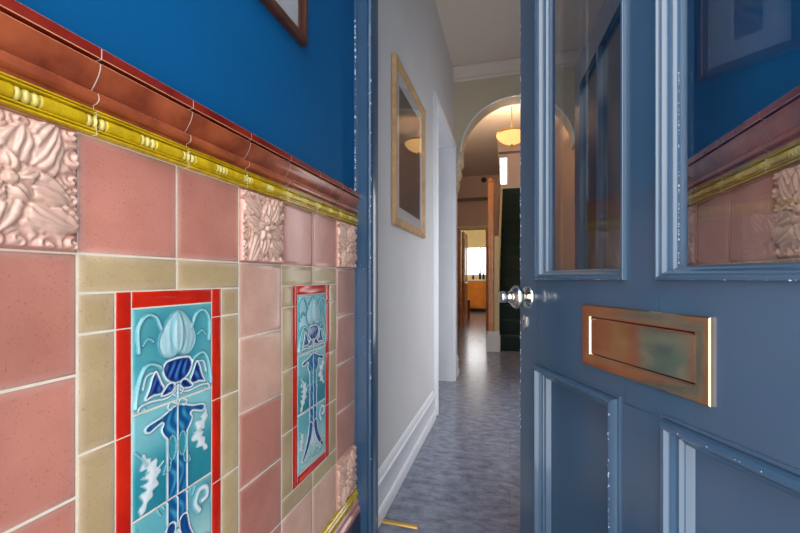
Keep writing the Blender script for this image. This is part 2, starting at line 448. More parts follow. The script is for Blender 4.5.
def panel_field(U, V):
    """glaze colour and relief of the tulip design; U 0..1 across, V 0..3 down"""
    c3 = lambda *a: np.array(lin(*a)[:3])
    teal, pale, deep = c3(60, 156, 166), c3(132, 194, 198), c3(22, 112, 132)
    white, navy, blue, tul = c3(226, 236, 236), c3(14, 34, 112), c3(16, 92, 158), c3(170, 208, 212)
    w = .5+.5*np.sin(U*5.1+1.7*np.sin(V*3.3+1.)+V*2.1)*np.cos(V*4.7-U*3.3)
    v1 = V % 1.0
    k = np.where(V < 1, .15+.75*np.clip((V-.55)/.4, 0, 1)+.2*w, np.where(V < 2, .75-.95*np.clip((v1-.12)/.5, 0, 1)+.35*w, .45+.4*w))
    k = np.clip(k, 0, 1)[..., None]
    C = teal*(1-k)+pale*k
    kd = np.where(V < 1, np.clip(1-np.hypot((U-.5)/.42, (V-.30)/.36), 0, 1)*.9, np.where(V < 2, np.clip((v1-.35)/.4, 0, 1)*np.clip(1.1-np.abs(U-.5)*1.2, 0, 1)*.75, .15*w))[..., None]
    C = C*(1-kd)+deep*kd
    H = .05*w
    kb = np.clip((V-2.25)/.5, 0, .75)[..., None]; C = C*(1-kb)+c3(176, 214, 206)*kb
    def fill(pts, col, dome=.35, streak=None):
        nonlocal C, H
        i = inside(U, V, pts); d = seg_d(U, V, pts, True)
        cc = np.broadcast_to(col, C.shape)
        if streak is not None:
            s = (np.clip(.5+.5*np.sin(U*62+3*np.sin(V*15+U*6)), 0, 1)**2)[..., None]*np.clip(d/.08, 0, 1)[..., None]
            cc = col*(1-s)+streak*s
        C = np.where(i[..., None], cc, C)
        H = np.where(i, H*.3+dome*np.sqrt(np.clip(d/.16, 0, 1)), H)
    def line(pts, wd=.017, hgt=.5, col=white, closed=False):
        nonlocal C, H
        d = seg_d(U, V, pts, closed)
        wd = wd*.68 if wd < .021 else wd
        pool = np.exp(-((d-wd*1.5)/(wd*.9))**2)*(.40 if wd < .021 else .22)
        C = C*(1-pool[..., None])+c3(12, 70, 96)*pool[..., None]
        a = np.clip((wd-d)/(wd*.5), 0, 1)
        C = C*(1-a[..., None])+col*a[..., None]
        H = np.maximum(H, hgt*np.sqrt(np.clip(1-(d/(wd*1.5))**2, 0, 1)))
    def both(pts, **k):
        line(pts, **k); line(mir(pts), **k)
    sm = smooth_pts
    # self coloured scrolls in the corners
    both(sm([(.06, .42), (.05, .2), (.13, .08), (.24, .1), (.31, .24)]), wd=.019, hgt=.9, col=c3(150, 208, 210))
    both(sm([(.1, .36), (.16, .3), (.22, .34)]), wd=.014, hgt=.5, col=pale)
    both(sm([(.02, .93), (.06, .7), (.14, .56), (.26, .58), (.34, .66)]), wd=.020, hgt=.9, col=c3(150, 208, 210))
    both(sm([(.1, .78), (.14, .66), (.24, .64)]), wd=.016, hgt=.5, col=white*.9)
    # tulip head
    t = sm([(.5, .05), (.60, .10), (.70, .24), (.74, .38), (.68, .50), (.58, .53), (.5, .50), (.42, .53), (.32, .50), (.27, .38), (.31, .24), (.41, .10)], True)
    fill(t, tul, 1.0); line(t, .010, .55, c3(120, 178, 186), True)
    petal = sm([(.5, .07), (.57, .2), (.59, .36), (.5, .5), (.41, .36), (.43, .2)], True)
    ip = inside(U, V, petal); dp = seg_d(U, V, petal, True)
    H = np.where(ip, np.maximum(H, .8+.6*np.sqrt(np.clip(dp/.09, 0, 1))), H)
    line(petal, .008, .7, c3(108, 168, 178), True)
    for pts in ([(.47, .16), (.46, .3), (.48, .44)], [(.53, .16), (.54, .3), (.52, .44)], [(.36, .2), (.33, .34), (.37, .47)], [(.64, .2), (.67, .34), (.63, .47)]):
        dl = seg_d(U, V, sm(pts)); a = (np.clip((.010-dl)/.006, 0, 1)*.6)[..., None]; C = C*(1-a)+white*a
    it = inside(U, V, t); fl = .5+.5*np.cos((U-.5)*2*PI/.052/(1+.9*np.sin(PI*np.clip((V-.05)/.5, 0, 1))*.6))
    H = np.where(it, H*(1-.16*fl), H); ff = (np.where(it, fl, 0)*.45)[..., None]; C = C*(1-ff)+c3(132, 186, 194)*ff
    # cup below the tulip
    cup = sm([(.35, .575), (.42, .555), (.5, .55), (.58, .555), (.66, .575), (.69, .65), (.65, .74), (.57, .795), (.5, .81), (.43, .795), (.36, .74), (.32, .65)], True)
    fill(cup, navy, .3, c3(70, 130, 190)); line(cup, .018, .6, white, True)
    # bell flowers with curled tails
    bell = sm([(.240, .635), (.275, .695), (.305, .765), (.335, .825), (.295, .87), (.21, .865), (.125, .885), (.155, .82), (.18, .755), (.20, .69)], True)
    tail = sm([(.345, .835), (.385, .80), (.44, .795), (.465, .835), (.43, .885), (.36, .90), (.30, .89)], True)
    for b in (bell, mir(bell), tail, mir(tail)):
        fill(b, navy, .3, c3(80, 140, 196)); line(b, .016, .6, white, True)
    both(sm([(.48, .84), (.46, .9), (.36, .935), (.2, .92), (.08, .93), (.05, .97), (.085, .995), (.12, .97)]), wd=.015)
    both(sm([(.5, .83), (.46, .86), (.43, .9), (.46, .935), (.49, .91)]), wd=.012)
    # tile two: stem with two arms
    arm = sm([(.375, 1.36), (.33, 1.30), (.305, 1.24), (.33, 1.19), (.30, 1.17), (.24, 1.19), (.17, 1.215), (.125, 1.19), (.14, 1.15), (.21, 1.13), (.29, 1.115), (.37, 1.085), (.43, 1.055), (.485, 1.05)], False, 5)
    stem = arm+mir(arm)[::-1]+[(.625, 1.5), (.625, 2.28), (.375, 2.28), (.375, 1.5)]
    fill(stem, c3(16, 84, 140), .2, c3(70, 156, 186)); line(stem, .016, .6, white, True)
    line([(.5, .84), (.5, 2.32)], .017, .6)
    both(sm([(.5, 1.04), (.44, 1.0), (.38, 1.03), (.41, 1.075), (.45, 1.05)]), wd=.012)
    for cx in (.435, .565):
        el = [(cx+.048*math.cos(a*PI/8), 1.47+.125*math.sin(a*PI/8)) for a in range(16)]
        fill(el, teal*.9, .2); line(el, .012, .5, pale, True)
    both(sm([(.42, 1.6), (.40, 1.68), (.33, 1.7), (.36, 1.62)]), wd=.010, col=pale)
    # white thistle leaves beside the stem
    def thistle(pts, w0, sd):
        q = sm(pts, False, 10); n = len(q); poly = []; back = []
        for i in range(n):
            a = q[max(0, i-1)]; b = q[min(n-1, i+1)]
            tx, ty = b[0]-a[0], b[1]-a[1]; l = math.hypot(tx, ty)+1e-9
            ww = w0*math.sin(PI*(i+.3)/n)**.8*(1+.42*math.sin(i*.85+sd))
            poly.append((q[i][0]-ty/l*ww, q[i][1]+tx/l*ww)); back.append((q[i][0]+ty/l*ww*.55, q[i][1]-tx/l*ww*.55))
        p = poly+back[::-1]
        fill(p, white*.95, .6); line(p, .006, .3, c3(150, 200, 204), True)
    thistle([(.10, 1.40), (.15, 1.50), (.22, 1.58), (.21, 1.72), (.15, 1.84), (.08, 1.98)], .10, 0.)
    thistle([(.90, 1.20), (.88, 1.32), (.80, 1.44), (.84, 1.56), (.92, 1.68)], .085, 1.)
    line([(.24, 1.62), (.33, 1.56)], .010); line([(.82, 1.42), (.72, 1.43)], .010)
    line(sm([(.03, 1.36), (.09, 1.44), (.14, 1.52)]), .014, .3, pale)
    thistle([(.08, 2.30), (.15, 2.42), (.10, 2.55), (.18, 2.66)], .07, 2.)
    line(sm([(.8, 2.33), (.74, 2.22), (.8, 2.1), (.9, 2.12), (.91, 2.22), (.84, 2.24)]), .028, .5)
    both(sm([(.66, 2.06), (.7, 1.98), (.74, 2.02), (.7, 2.1)]), wd=.012, col=pale)
    # tile three: spreading roots and a bulb
    root = sm([(.375, 2.26), (.33, 2.44), (.24, 2.62), (.12, 2.80), (.17, 2.82), (.32, 2.68), (.42, 2.52), (.47, 2.36), (.46, 2.26)], True)
    for b in (root, mir(root)):
        fill(b, c3(22, 62, 120), .25, blue); line(b, .014, .5, white, True)
    bulb = sm([(.5, 2.36), (.56, 2.48), (.58, 2.60), (.5, 2.70), (.42, 2.60), (.44, 2.48)], True)
    fill(bulb, c3(206, 214, 224), .8); line(bulb, .012, .5, white, True)
    for a in range(5):
        line(sm([(.06+.10*a, 2.94-.02*a), (.16+.12*a, 2.86-.01*a), (.3+.12*a, 2.88), (.42+.11*a, 2.80)]), .013, .4, white if a % 2 else pale)
    line(sm([(.6, 2.72), (.72, 2.78), (.86, 2.66), (.95, 2.7)]), .016, .4); line(sm([(.58, 2.86), (.74, 2.9), (.92, 2.82)]), .014, .4, pale)
    both(sm([(.03, 2.98), (.02, 2.5), (.04, 2.1)]), wd=.012, hgt=.2, col=pale)
    return C, H
NU, NV = 124, 372
gu, gv = np.meshgrid((np.arange(NU)+.0)/(NU-1), 3*(np.arange(NV))/(NV-1))
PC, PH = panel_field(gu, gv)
def make_panel(y0, y1, zb, zt, js):
    root = empty('tulip_panel', (WX, (y0+y1)/2, EYE+zb))
    S = .0240
    yc = (y0+y1)/2; hw = (y1-y0)/2; ht = zt-zb
    def strip(a, b, c, d):
        m_ = MB(); m_.tile(.0, a+G*.5, b-G*.5, c+G*.5, d-G*.5, ch=.0018); return m_.build('border_strip', M['red_glaze'], root, angle=60)
    strip(-hw+S, hw-S, ht-.0250, ht); strip(-hw+S, hw-S, 0, .0240)
    for a, b in ((-hw, -hw+S), (hw-S, hw)):
        for i in range(4): strip(a, b, js[i+1]-zb, js[i]-zb)
    it, ib = ht-.0250, .0240
    pz = (it-ib)/3
    n = NV//3
    for k in range(3):
        m_ = MB()
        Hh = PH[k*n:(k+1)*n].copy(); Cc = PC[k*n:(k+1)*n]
        U = np.linspace(0, 1, NU)[None, :]*np.ones((n, 1)); V = np.linspace(0, 1, n)[:, None]*np.ones((1, NU))
        ed = np.clip(np.minimum(np.minimum(U, 1-U), np.minimum(V, 1-V))/.02, 0, 1)
        Hh = Hh*ed-.5*(1-ed)
        a, b = -hw+S+G*.8, hw-S-G*.8; z1 = it-pz*k-G*.6; z0 = it-pz*(k+1)+G*.6
        P = np.stack([Hh*.0042, a+(b-a)*U, z1+(z0-z1)*V], -1)
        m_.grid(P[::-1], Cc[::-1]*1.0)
        for (p, q), (r, s) in (((a, z0), (b, z0)), ((b, z0), (b, z1)), ((b, z1), (a, z1)), ((a, z1), (a, z0))):
            m_.add([(-.0015, p, q), (-.0015, r, s), (-.006, r, s), (-.006, p, q)], [(0, 1, 2, 3)], 0, lin(90, 170, 180))
        m_.build('picture_tile', M['panel_glaze'], root, smooth=True, fix=False)
    return root
PLAB = ['tall turquoise tulip panel in a scarlet tile border, the larger one nearer the viewer',
        'tall turquoise tulip panel in a scarlet border, the farther one near the blue post']
for i, p in enumerate(panels):
    if i == 0:
        pr = make_panel(*p); tag(pr, PLAB[0], 'tile panel', 'tulip tile panels on the porch wall')
    else:
        c = copy_tree(pr); c.location = (WX, (p[0]+p[1])/2, EYE+p[2]); tag(c, PLAB[1], 'tile panel', 'tulip tile panels on the porch wall')

# ------------------------------------------------------------------ dado mouldings
CAPP = [(-.006, .2972), (.012, .2968), (.0172, .2960), (.018, .2952), (.018, .2826), (.0172, .2817), (.0075, .2808), (.0075, .2775),
        (.0155, .2768), (.0162, .2758), (.0160, .2715), (.0148, .2665), (.0122, .2605), (.0085, .2545), (.0045, .2490), (.0010, .2445), (-.0005, .2408),
        (.0095, .2398), (.0112, .2388), (.0130, .2355), (.0135, .2320), (.0125, .2282), (.0090, .2254), (.0040, .2244), (.0040, .2182), (-.006, .2182)]
CAPM = [1, 1, 2, 1, 2, 1, 1, 0, 2]+[0]*8+[2]+[0]*8
dado = empty('dado_capping', (WX, W0, EYE+.2182))
tag(dado, 'red brown glazed capping moulding running along the top of the tiled wall', 'moulding')
beads = empty('bead_moulding', (WX, W0, EYE+.1845))
tag(beads, 'yellow glazed bead and reel moulding just under the red brown capping', 'moulding')
joints = [.389-.1535+.1535*k for k in range(8)]
bounds = [W0]+joints+[W1]
for a, b in zip(bounds[:-1], bounds[1:]):
    if b-a < .01: continue
    m_ = MB(); m_.prism_y([(d, h-.2182) for d, h in CAPP], a-W0+.0009, b-W0-.0009, mi=CAPM)
    m_.build('capping_tile', [M['cap'], M['cap_nose'], M['cap_edge']], dado, angle=35)
for j in joints:
    if j < W0+.01 or j > W1-.01: continue
    g1 = MB(); g1.prism_y([(d-.0006, h-.2182) for d, h in CAPP], j-W0-.0010, j-W0+.0010)
    g1.build('joint_grout', M['grout'], dado)
def bead_tile(a, b, root, z0):
    """one length of bead moulding between y=a and y=b (heights from z0)"""
    m_ = MB(); off = .1845
    up = [(-.004, .2178), (.0070, .2176), (.0105, .2168), (.0105, .2152), (.0055, .2144), (.0055, .2138), (.0105, .2130), (.0105, .2114), (.0045, .2102), (-.004, .2100)]
    dn = [(-.004, .1932), (.0045, .1930), (.0105, .1918), (.0105, .1902), (.0055, .1894), (.0055, .1888), (.0098, .1880), (.0098, .1858), (.0020, .1847), (-.004, .1847)]
    m_.prism_y([(d, h-off) for d, h in up], a, b); m_.prism_y([(d, h-off) for d, h in dn], a, b)
    # bead and reel rod
    L = b-a; n = max(8, int(L/.0009)); rows = []
    ring = []
    for i in range(n+1):
        y = a+L*i/n
        ph = ((y-z0+.03825) % .0765)-.03825           # distance from the nearest reel group
        q = abs(ph)
        if q < .0130:
            r = .0048+.0038*abs(math.cos(PI*ph/.0087))**.7; m = 1
        else:
            e = min(1, (q-.0130)/.003); r = .0078+.0011*math.sqrt(max(0, 1-(1-e)**2)); m = 0
        ring.append((y, r, m))
    K = 13; hc = .2015-off
    for i in range(n):
        y0, r0, m0 = ring[i]; y1, r1, m1 = ring[i+1]
        for k in range(K-1):
            t0 = -PI*.55+PI*1.1*k/(K-1); t1 = -PI*.55+PI*1.1*(k+1)/(K-1)
            p = lambda y, r, t: (.0035+r*math.cos(t), y, hc+r*math.sin(t))
            m_.add([p(y0, r0, t0), p(y1, r1, t0), p(y1, r1, t1), p(y0, r0, t1)], [(0, 1, 2, 3)], m0)
    return m_.build('bead_tile', [M['yellow'], M['cream_glaze']], root, angle=40)
for a, b in zip(bounds[:-1], bounds[1:]):
    if b-a < .01: continue
    bead_tile(a-W0+.0007, b-W0-.0007, beads, .389-W0)
for j in joints:
    if j < W0+.01 or j > W1-.01: continue
    g2 = MB(); g2.box(-.004, .0088, j-W0-.0008, j-W0+.0008, .0003, .0330)
    g2.build('joint_grout', M['grout'], beads)
# foot of the tiling
foot = empty('skirting_tiles', (WX, W0, 0)); tag(foot, 'dark glazed tile skirting with plum and yellow bands at the foot of the porch wall', 'skirting')
hz = EYE+R[5]
m_ = MB(); m_.prism_y([(-.006, hz-.0015), (.006, hz-.002), (.010, hz-.006), (.010, hz-.010), (.006, hz-.012), (.011, hz-.017), (.011, hz-.025), (.006, hz-.029), (.0095, hz-.031), (.0095, hz-.036), (-.006, hz-.036)], 0, W1-W0)
m_.build('yellow_band', M['yellow'], foot, angle=30)
m_ = MB(); m_.prism_y([(-.006, hz-.0365), (.007, hz-.037), (.013, hz-.042), (.014, hz-.050), (.010, hz-.056), (.012, hz-.060), (.019, hz-.066), (.020, hz-.078), (.016, hz-.084), (-.006, hz-.084)], 0, W1-W0)
m_.build('plum_band', M['skirt_pink'], foot, angle=30)
m_ = MB(); m_.prism_y([(-.006, hz-.0845), (.018, hz-.085), (.021, hz-.09), (.021, .001), (-.006, .001)], 0, W1-W0)
m_.build('plinth', M['skirt_dark'], foot, angle=30)

# ------------------------------------------------------------------ the same tiling on the right wall, seen through the door glass
def mirrored(o, parent=None):
    c = o.copy(); COL.objects.link(c)
    if parent: c.parent = parent
    for ch in list(o.children): mirrored(ch, c)
    return c
for o in list(wall_left.children):
    c = o.copy(); COL.objects.link(c); c.parent = wall_right; c.scale = (-1, 1, 1); c.location = (WX+RX, 0, 0)
def to_right(o, label):
    c = mirrored(o); c.scale = (-1, 1, 1); c.location.x = WX+RX-o.location.x; c['label'] = label
    return c
to_right(dado, 'red brown glazed capping moulding seen through the right hand door glass')
to_right(beads, 'yellow bead moulding seen through the right hand door glass')
to_right(foot, 'dark tile skirting of the porch wall behind the open front door')
for o in [x for x in COL.objects if x.name.startswith('relief_tile')]:
    k = round((o.location.y-PY/2-COL0)/PY)
    if o.location.z > EYE and k >= 3:
        to_right(o, 'pink acanthus relief tile seen through the right hand door glass' if k == 3 else 'pink acanthus relief tile behind the centre stile of the front door')

# ------------------------------------------------------------------ inner door frame
door2 = empty('door_2', (0, W1, 0)); tag(door2, 'blue gloss frame of the inner doorway with chipped edges', 'door frame', kind='structure')
DF = .062
def post(sx):
    m_ = MB()
    x0 = -.5309 if sx < 0 else .59
    pr = [(0, .0), (.004, -.0035), (.012, -.0035), (.016, .0), (.050, .0), (.053, -.004), (.060, -.006), (.066, -.003), (.068, .004), (.0705, .010), (.0705, DF), (0, DF)]
    # plan profile swept upwards
    vs0 = [((-.5309+d) if sx < 0 else (RX+.0059-d), y) for d, y in pr]
    n = len(vs0)
    for i in range(n):
        a, b = vs0[i], vs0[(i+1) % n]
        m_.add([(a[0], a[1], .001), (b[0], b[1], .001), (b[0], b[1], 2.42), (a[0], a[1], 2.42)], [(0, 1, 2, 3)])
    m_.add([(p[0], p[1], .001) for p in vs0], [tuple(range(n))]); m_.add([(p[0], p[1], 2.42) for p in vs0], [tuple(range(n))])
    return m_.build('post', M['post_blue'], door2, angle=35)
post(-1); post(1)
m_ = MB(); m_.cbox(-.5309, RX+.0059, .0, DF, 2.42, 2.50, .006); m_.build('head', M['post_blue'], door2)
m_ = MB()
chips(m_, lambda t: ((-.5222+random.uniform(-.0015, .0015), -.0042, 1.262+.75*t), (1, 0, 0), (0, 0, 1)), 110, .0005, .0042)
chips(m_, lambda t: ((-.4640+random.uniform(-.001, .001), -.0035, .3+1.7*t), (1, 0, 0), (0, 0, 1)), 46, .0004, .0022)
chips(m_, lambda t: ((-.4715+random.uniform(-.003, .003), -.0064, .7+1.2*t), (1, 0, 0), (0, 0, 1)), 20, .0004, .0017)
chips(m_, lambda t: ((-.495+random.uniform(-.02, .02), -.0004, .7+.8*t), (1, 0, 0), (0, 0, 1)), 10, .0004, .0013)
m_.build('paint_chips', M['chip'], door2, kind='stuff')
mb = MB(); mb.box(-.75, .80, W1+.0, W1+DF, 2.501, CEIL+.05)
tag(mb.build('wall_front.003', M['blue_wall']), 'blue wall above the inner door frame', 'wall', kind='structure')
m_ = MB(); m_.prism_y([(0, 0), (.004, .006), (.02, .008), (.036, .006), (.04, 0)], -.0, 1.0)
o = m_.build('threshold_strip', M['gold'], angle=50); o.rotation_euler = (0, 0, -PI/2); o.location = (-.522, 1.543, .0005)
o.data.transform(Matrix.Scale(.17, 4, (0, 1, 0)) @ Matrix.Scale(.55, 4, (1, 0, 0)))
tag(o, 'brass threshold strip across the start of the slate hall floor', 'strip')

idr = empty('door_5', (RX-.075, W1+DF+.012, 0), math.atan2(.97, -.06)); tag(idr, 'dark blue glazed inner door standing open behind the front door glass', 'door', kind='structure')
m_ = MB()
for x0, x1, z0, z1 in ((0, .10, .01, 2.06), (.72, .82, .01, 2.06), (.10, .72, .01, .25), (.10, .72, .80, .98), (.10, .72, 1.93, 2.06), (.395, .425, .98, 1.93)): m_.box(x0, x1, -.04, 0, z0, z1)
m_.build('door_leaf', M['post_blue'], idr)
m_ = MB(); m_.box(.10, .72, -.025, -.012, .25, .80); m_.build('lower_panel', M['post_blue'], idr)
m_ = MB(); m_.box(.10, .72, -.022, -.018, .98, 1.93); m_.build('glass_pane', M['dark_glass'], idr)

# ------------------------------------------------------------------ front door, open inwards
ANG = math.atan2(-.9076, .4206)
door = empty('door_1', (.0261, 1.1179, 0), ANG)
tag(door, 'open dark blue panelled front door with two glass panes and brass letterbox', 'door', kind='structure')
DW, DT = .84, .046
S0, S1, S2, S3 = .0945, .394, .466, .7555
P1, P2 = .374, .479            # the lower panels sit wider apart
ZB, ZL0, ZL1, ZT = .24, EYE-.216, EYE-.001, 1.95
m_ = MB()
def rail(x0, x1, z0, z1): m_.box(x0, x1, 0, DT, z0, z1)
leaf_bm = [(0, S0, .012, 2.07), (S1, S2, ZL0, ZT), (P1, P2, ZB, ZL0), (S3, DW, .012, 2.07)]
for a in leaf_bm: rail(*a)
rail(S0, S3, .012, ZB); rail(S0, S1, ZL0, ZL1); rail(S2, S3, ZL0, ZL1); rail(S0, S3, ZT, 2.07)
leaf = m_.build('door_leaf', M['door_blue'], door)
bev = leaf.modifiers.new('edge', 'BEVEL'); bev.width = .0015; bev.segments = 2; bev.limit_method = 'ANGLE'
GP = [(0, .001), (0, -.0055), (.0015, -.0080), (.0050, -.0085), (.0075, -.0060), (.0080, -.0030), (.0105, -.0030), (.0125, -.0010), (.0150, .0050), (.0165, .0110), (.0185, .0125), (.0200, .0150), (.0225, .0245), (.0225, .030)]
PP = [(-.006, .001), (-.006, -.0022), (-.0045, -.0030), (-.001, -.0026), (0, -.0005), (.0005, -.0065), (.0025, -.0115), (.0070, -.0145), (.0115, -.0135), (.0150, -.0090), (.0165, -.0030), (.0180, .0015), (.0220, .0030), (.0240, .0060), (.0280, .0080), (.0320, .0150), (.0345, .0185)]
for k, (a, b, c, d) in enumerate(((S0, S1, S0, P1), (S2, S3, P2, S3))):
    m_ = MB(); m_.frame_xz(a-.003, b+.003, ZL1-.003, ZT+.003, GP)
    m_.build('glazing_moulding', M['door_blue'], door, angle=32)
    m_ = MB(); m_.box(a, b, .0255, .0295, ZL1, ZT)
    g = m_.build('glass_pane', M['door_glass'], door)
    m_ = MB(); m_.frame_xz(c-.003, d+.003, ZB-.003, ZL0+.003, PP)
    m_.build('panel_moulding', M['door_blue'], door, angle=32)
    m_ = MB(); m_.box(c, d, .0180, .030, ZB, ZL0)
    m_.build('lower_panel', M['door_blue'], door)
m_ = MB()
chips(m_, lambda t: ((.0022+random.uniform(-.0015, .003), -.0004, .55+1.45*t), (1, 0, 0), (0, 0, -1)), 150, .0004, .0026)
chips(m_, lambda t: ((S0-.0022, -.0075, 1.0+.75*t), (1, 0, 0), (0, 0, -1)), 70, .0003, .0012)
chips(m_, lambda t: ((S2+.020, .0145, 1.0+.3*t), (1, 0, 0), (0, 0, -1)), 70, .0003, .0010)
chips(m_, lambda t: ((S0+(S1-S0)*t, -.0080, ZL1-.0015), (1, 0, 0), (0, 0, -1)), 16, .0003, .0009)
chips(m_, lambda t: ((S2+(S3-S2)*t, -.0080, ZL1-.0015), (1, 0, 0), (0, 0, -1)), 16, .0003, .0009)
chips(m_, lambda t: ((S0+(P1-S0)*t, -.0146, ZL0-.0045), (1, 0, 0), (0, 0, -1)), 9, .0003, .0009)
chips(m_, lambda t: ((P2+(S3-P2)*t, -.0146, ZL0-.0045), (1, 0, 0), (0, 0, -1)), 9, .0003, .0009)
chips(m_, lambda t: ((P1-.0045+random.uniform(-.002, .002), -.0148, .5+.26*t), (1, 0, 0), (0, 0, -1)), 26, .0003, .0018)
m_.build('paint_chips', M['chip'], door, kind='stuff')
# letterbox
LX0, LX1, LZ0, LZ1 = .281, .5545, EYE-.1705, EYE-.0520
box = MB(); fr = .024
pl = [(0, .0), (0, -.0045), (.0015, -.0065), (fr-.003, -.0065), (fr-.0022, -.0060), (fr+.0004, -.0016), (fr+.0004, -.001)]
box.frame_xz(LX0, LX1, LZ0, LZ1, pl)
plate = box.build('letterbox_plate', M['brass'], door, angle=35)
plate['label'] = 'worn brass letterbox plate'
m_ = MB(); m_.cbox(LX0+fr+.0006, LX1-fr-.0006, -.0030, -.0008, LZ0+fr+.0010, LZ1-fr-.0006, .0006)
m_.lathe([(.0001, LX0+fr+.001), (.0016, LX0+fr+.001), (.0016, LX1-fr-.001), (.0001, LX1-fr-.001)], 12, 'x', (0, -.0034, LZ1-fr-.0020))
m_.build('letterbox_flap', M['brass_flap'], plate)
# knob and keyhole
KX, KZ = .046, EYE-.049
m_ = MB(); m_.lathe([(.0001, 0), (.028, 0), (.029, -.002), (.0275, -.005), (.021, -.0062), (.0155, -.009), (.011, -.011), (.0001, -.011)], 40, 'y', (KX, 0, KZ))
rose = m_.build('knob_rose', M['nickel'], door, angle=40)
m_ = MB(); kp = [(.0095, -.010), (.0095, -.016), (.013, -.018), (.0205, -.0225), (.0235, -.029), (.0238, -.034), (.021, -.040), (.016, -.0445), (.0115, -.047), (.0125, -.049), (.0125, -.051), (.0098, -.053),
      (.0088, -.056), (.0102, -.060), (.0122, -.066), (.0124, -.070), (.0108, -.0755), (.006, -.079), (.0001, -.080)]
kp = [(r*1.25 if r > .001 else r, h) for r, h in kp]
m_.lathe(kp, 40, 'y', (KX, 0, KZ)); m_.build('door_knob', M['nickel'], door, angle=35)['label'] = 'turned nickel door knob'
m_ = MB(); kz = EYE-.116; kx = .031
ring = [(kx+.0105*math.cos(a*PI/12), kz+.020*math.sin(a*PI/12)) for a in range(24)]
m_.add([(x, -.0005, z) for x, z in ring]+[(x, -.003, z) for x, z in ring]+[(kx+(x-kx)*.8, -.0045, kz+(z-kz)*.85) for x, z in ring],
       [(i, (i+1) % 24, 24+(i+1) % 24, 24+i) for i in range(24)]+[(24+i, 24+(i+1) % 24, 48+(i+1) % 24, 48+i) for i in range(24)]+[tuple(range(48, 72))])
esc = m_.build('keyhole_escutcheon', M['nickel'], door, angle=30)
m_ = MB(); m_.lathe([(.0001, -.0047), (.0032, -.0047), (.0032, -.0040), (.0001, -.0040)], 14, 'y', (kx, 0, kz+.003)); m_.box(kx-.0016, kx+.0016, -.0047, -.0040, kz-.009, kz+.003)
m_.build('keyhole', M['black'], esc)

# ------------------------------------------------------------------ framed picture on the porch wall
def picture(name, xf, y0, y1, z0, z1, fw, dep, mf, mprint, mount, label, cat='picture', inner=None):
    r = empty(name, (xf, (y0+y1)/2, z0)); hy = (y1-y0)/2; h = z1-z0
    m_ = MB()
    m_.frame_yz(-hy, hy, 0, h, [(0, 0), (0, dep*.8), (.003, dep), (fw*.45, dep), (fw*.6, dep*.78), (fw*.9, dep*.62), (fw, dep*.45), (fw, 0), (0, 0)])
    f = m_.build('frame', mf, r, angle=30)
    m_ = MB(); m_.frame_yz(-hy+fw*.9, hy-fw*.9, fw*.9, h-fw*.9, [(0, dep*.2), (0, dep*.36), (mount, dep*.36), (mount+.002, dep*.25)])
    m_.build('mount', M['mount'], r)
    m_ = MB(); m_.box(dep*.1, dep*.25, -hy+fw*.8, hy-fw*.8, fw*.8, h-fw*.8); m_.build('print', mprint, r)
    m_ = MB(); m_.box(dep*.38, dep*.44, -hy+fw*.9, hy-fw*.9, fw*.9, h-fw*.9); m_.build('glass', M['pic_glass'], r)
    tag(r, label, cat)
    return r
picture('framed_picture', -.5308,   .695, .938, 1.600, 2.02, .030, .020, M['dark_wood'], M['print_street'], .06, 'dark wood framed picture hung on the blue porch wall')

# ------------------------------------------------------------------ hall shell
H0 = W1+DF                     # start of the hall
AY = 3.85                      # arch wall
HR = .66
mb = MB(); mb.box(-2.6, 1.0, 1.47, 13.2, -.06, 0.)
tag(mb.build('floor.001', M['floor']), 'grey slate hall floor leading to the kitchen', 'floor', kind='structure')
DY0, DY1, DH = 2.85, 3.79, 2.25
mb = MB()
mb.box(-.69, WX, H0, DY0, -.05, CEIL+.05); mb.box(-.69, WX, DY1, AY+.26, -.05, CEIL+.05); mb.box(-.69, WX, DY0, DY1, DH, CEIL+.05)
tag(mb.build('wall_left.001', M['hall_wall']), 'off white hall wall carrying the pine framed picture', 'wall', kind='structure')
mb = MB(); HW = (2.35, 3.30, .45, 1.75)  # unseen opening added to let more sky light into the hall
mb.box(HR, HR+.14, H0, HW[0], -.05, CEIL+.05); mb.box(HR, HR+.14, HW[1], AY+.3, -.05, CEIL+.05); mb.box(HR, HR+.14, HW[0], HW[1], -.05, HW[2]); mb.box(HR, HR+.14, HW[0], HW[1], HW[3], CEIL+.05)
mb.box(RX+.006, HR+.0001, W1, H0+.1, -.05, CEIL+.05)
tag(mb.build('wall_right.001', M['hall_wall']), 'right hall wall behind the open front door', 'wall', kind='structure')
mb = MB(); mb.box(-.75, HR+.14, H0, AY+1.85, CEIL, CEIL+.1)
tag(mb.build('ceiling.001', M['ceiling']), 'hall ceiling in front of and over the arch', 'ceiling', kind='structure')
# arch wall
AC, AR, AZ, ARZ = .05, .505, 2.20, .485
mb = MB()
n = 28
arc = [(AC-AR*math.cos(PI*i/n), AZ+ARZ*math.sin(PI*i/n)) for i in range(n+1)]
y0, y1 = AY, AY+.18
for i in range(n):
    (xa, za), (xb, zb) = arc[i], arc[i+1]
    for y in (y0, y1): mb.add([(xa, y, za), (xb, y, zb), (xb, y, CEIL), (xa, y, CEIL)], [(0, 1, 2, 3)])
    mb.add([(xa, y0, za), (xb, y0, zb), (xb, y1, zb), (xa, y1, za)], [(0, 1, 2, 3)])
mb.box(WX, arc[0][0], y0, y1, AZ-.002, CEIL); mb.box(arc[-1][0], HR, y0, y1, AZ-.002, CEIL)
arch = mb.build('wall_arch', M['arch_wall'], angle=40); tag(arch, 'cream cross wall with a round arch at the end of the hall', 'arch', kind='structure')
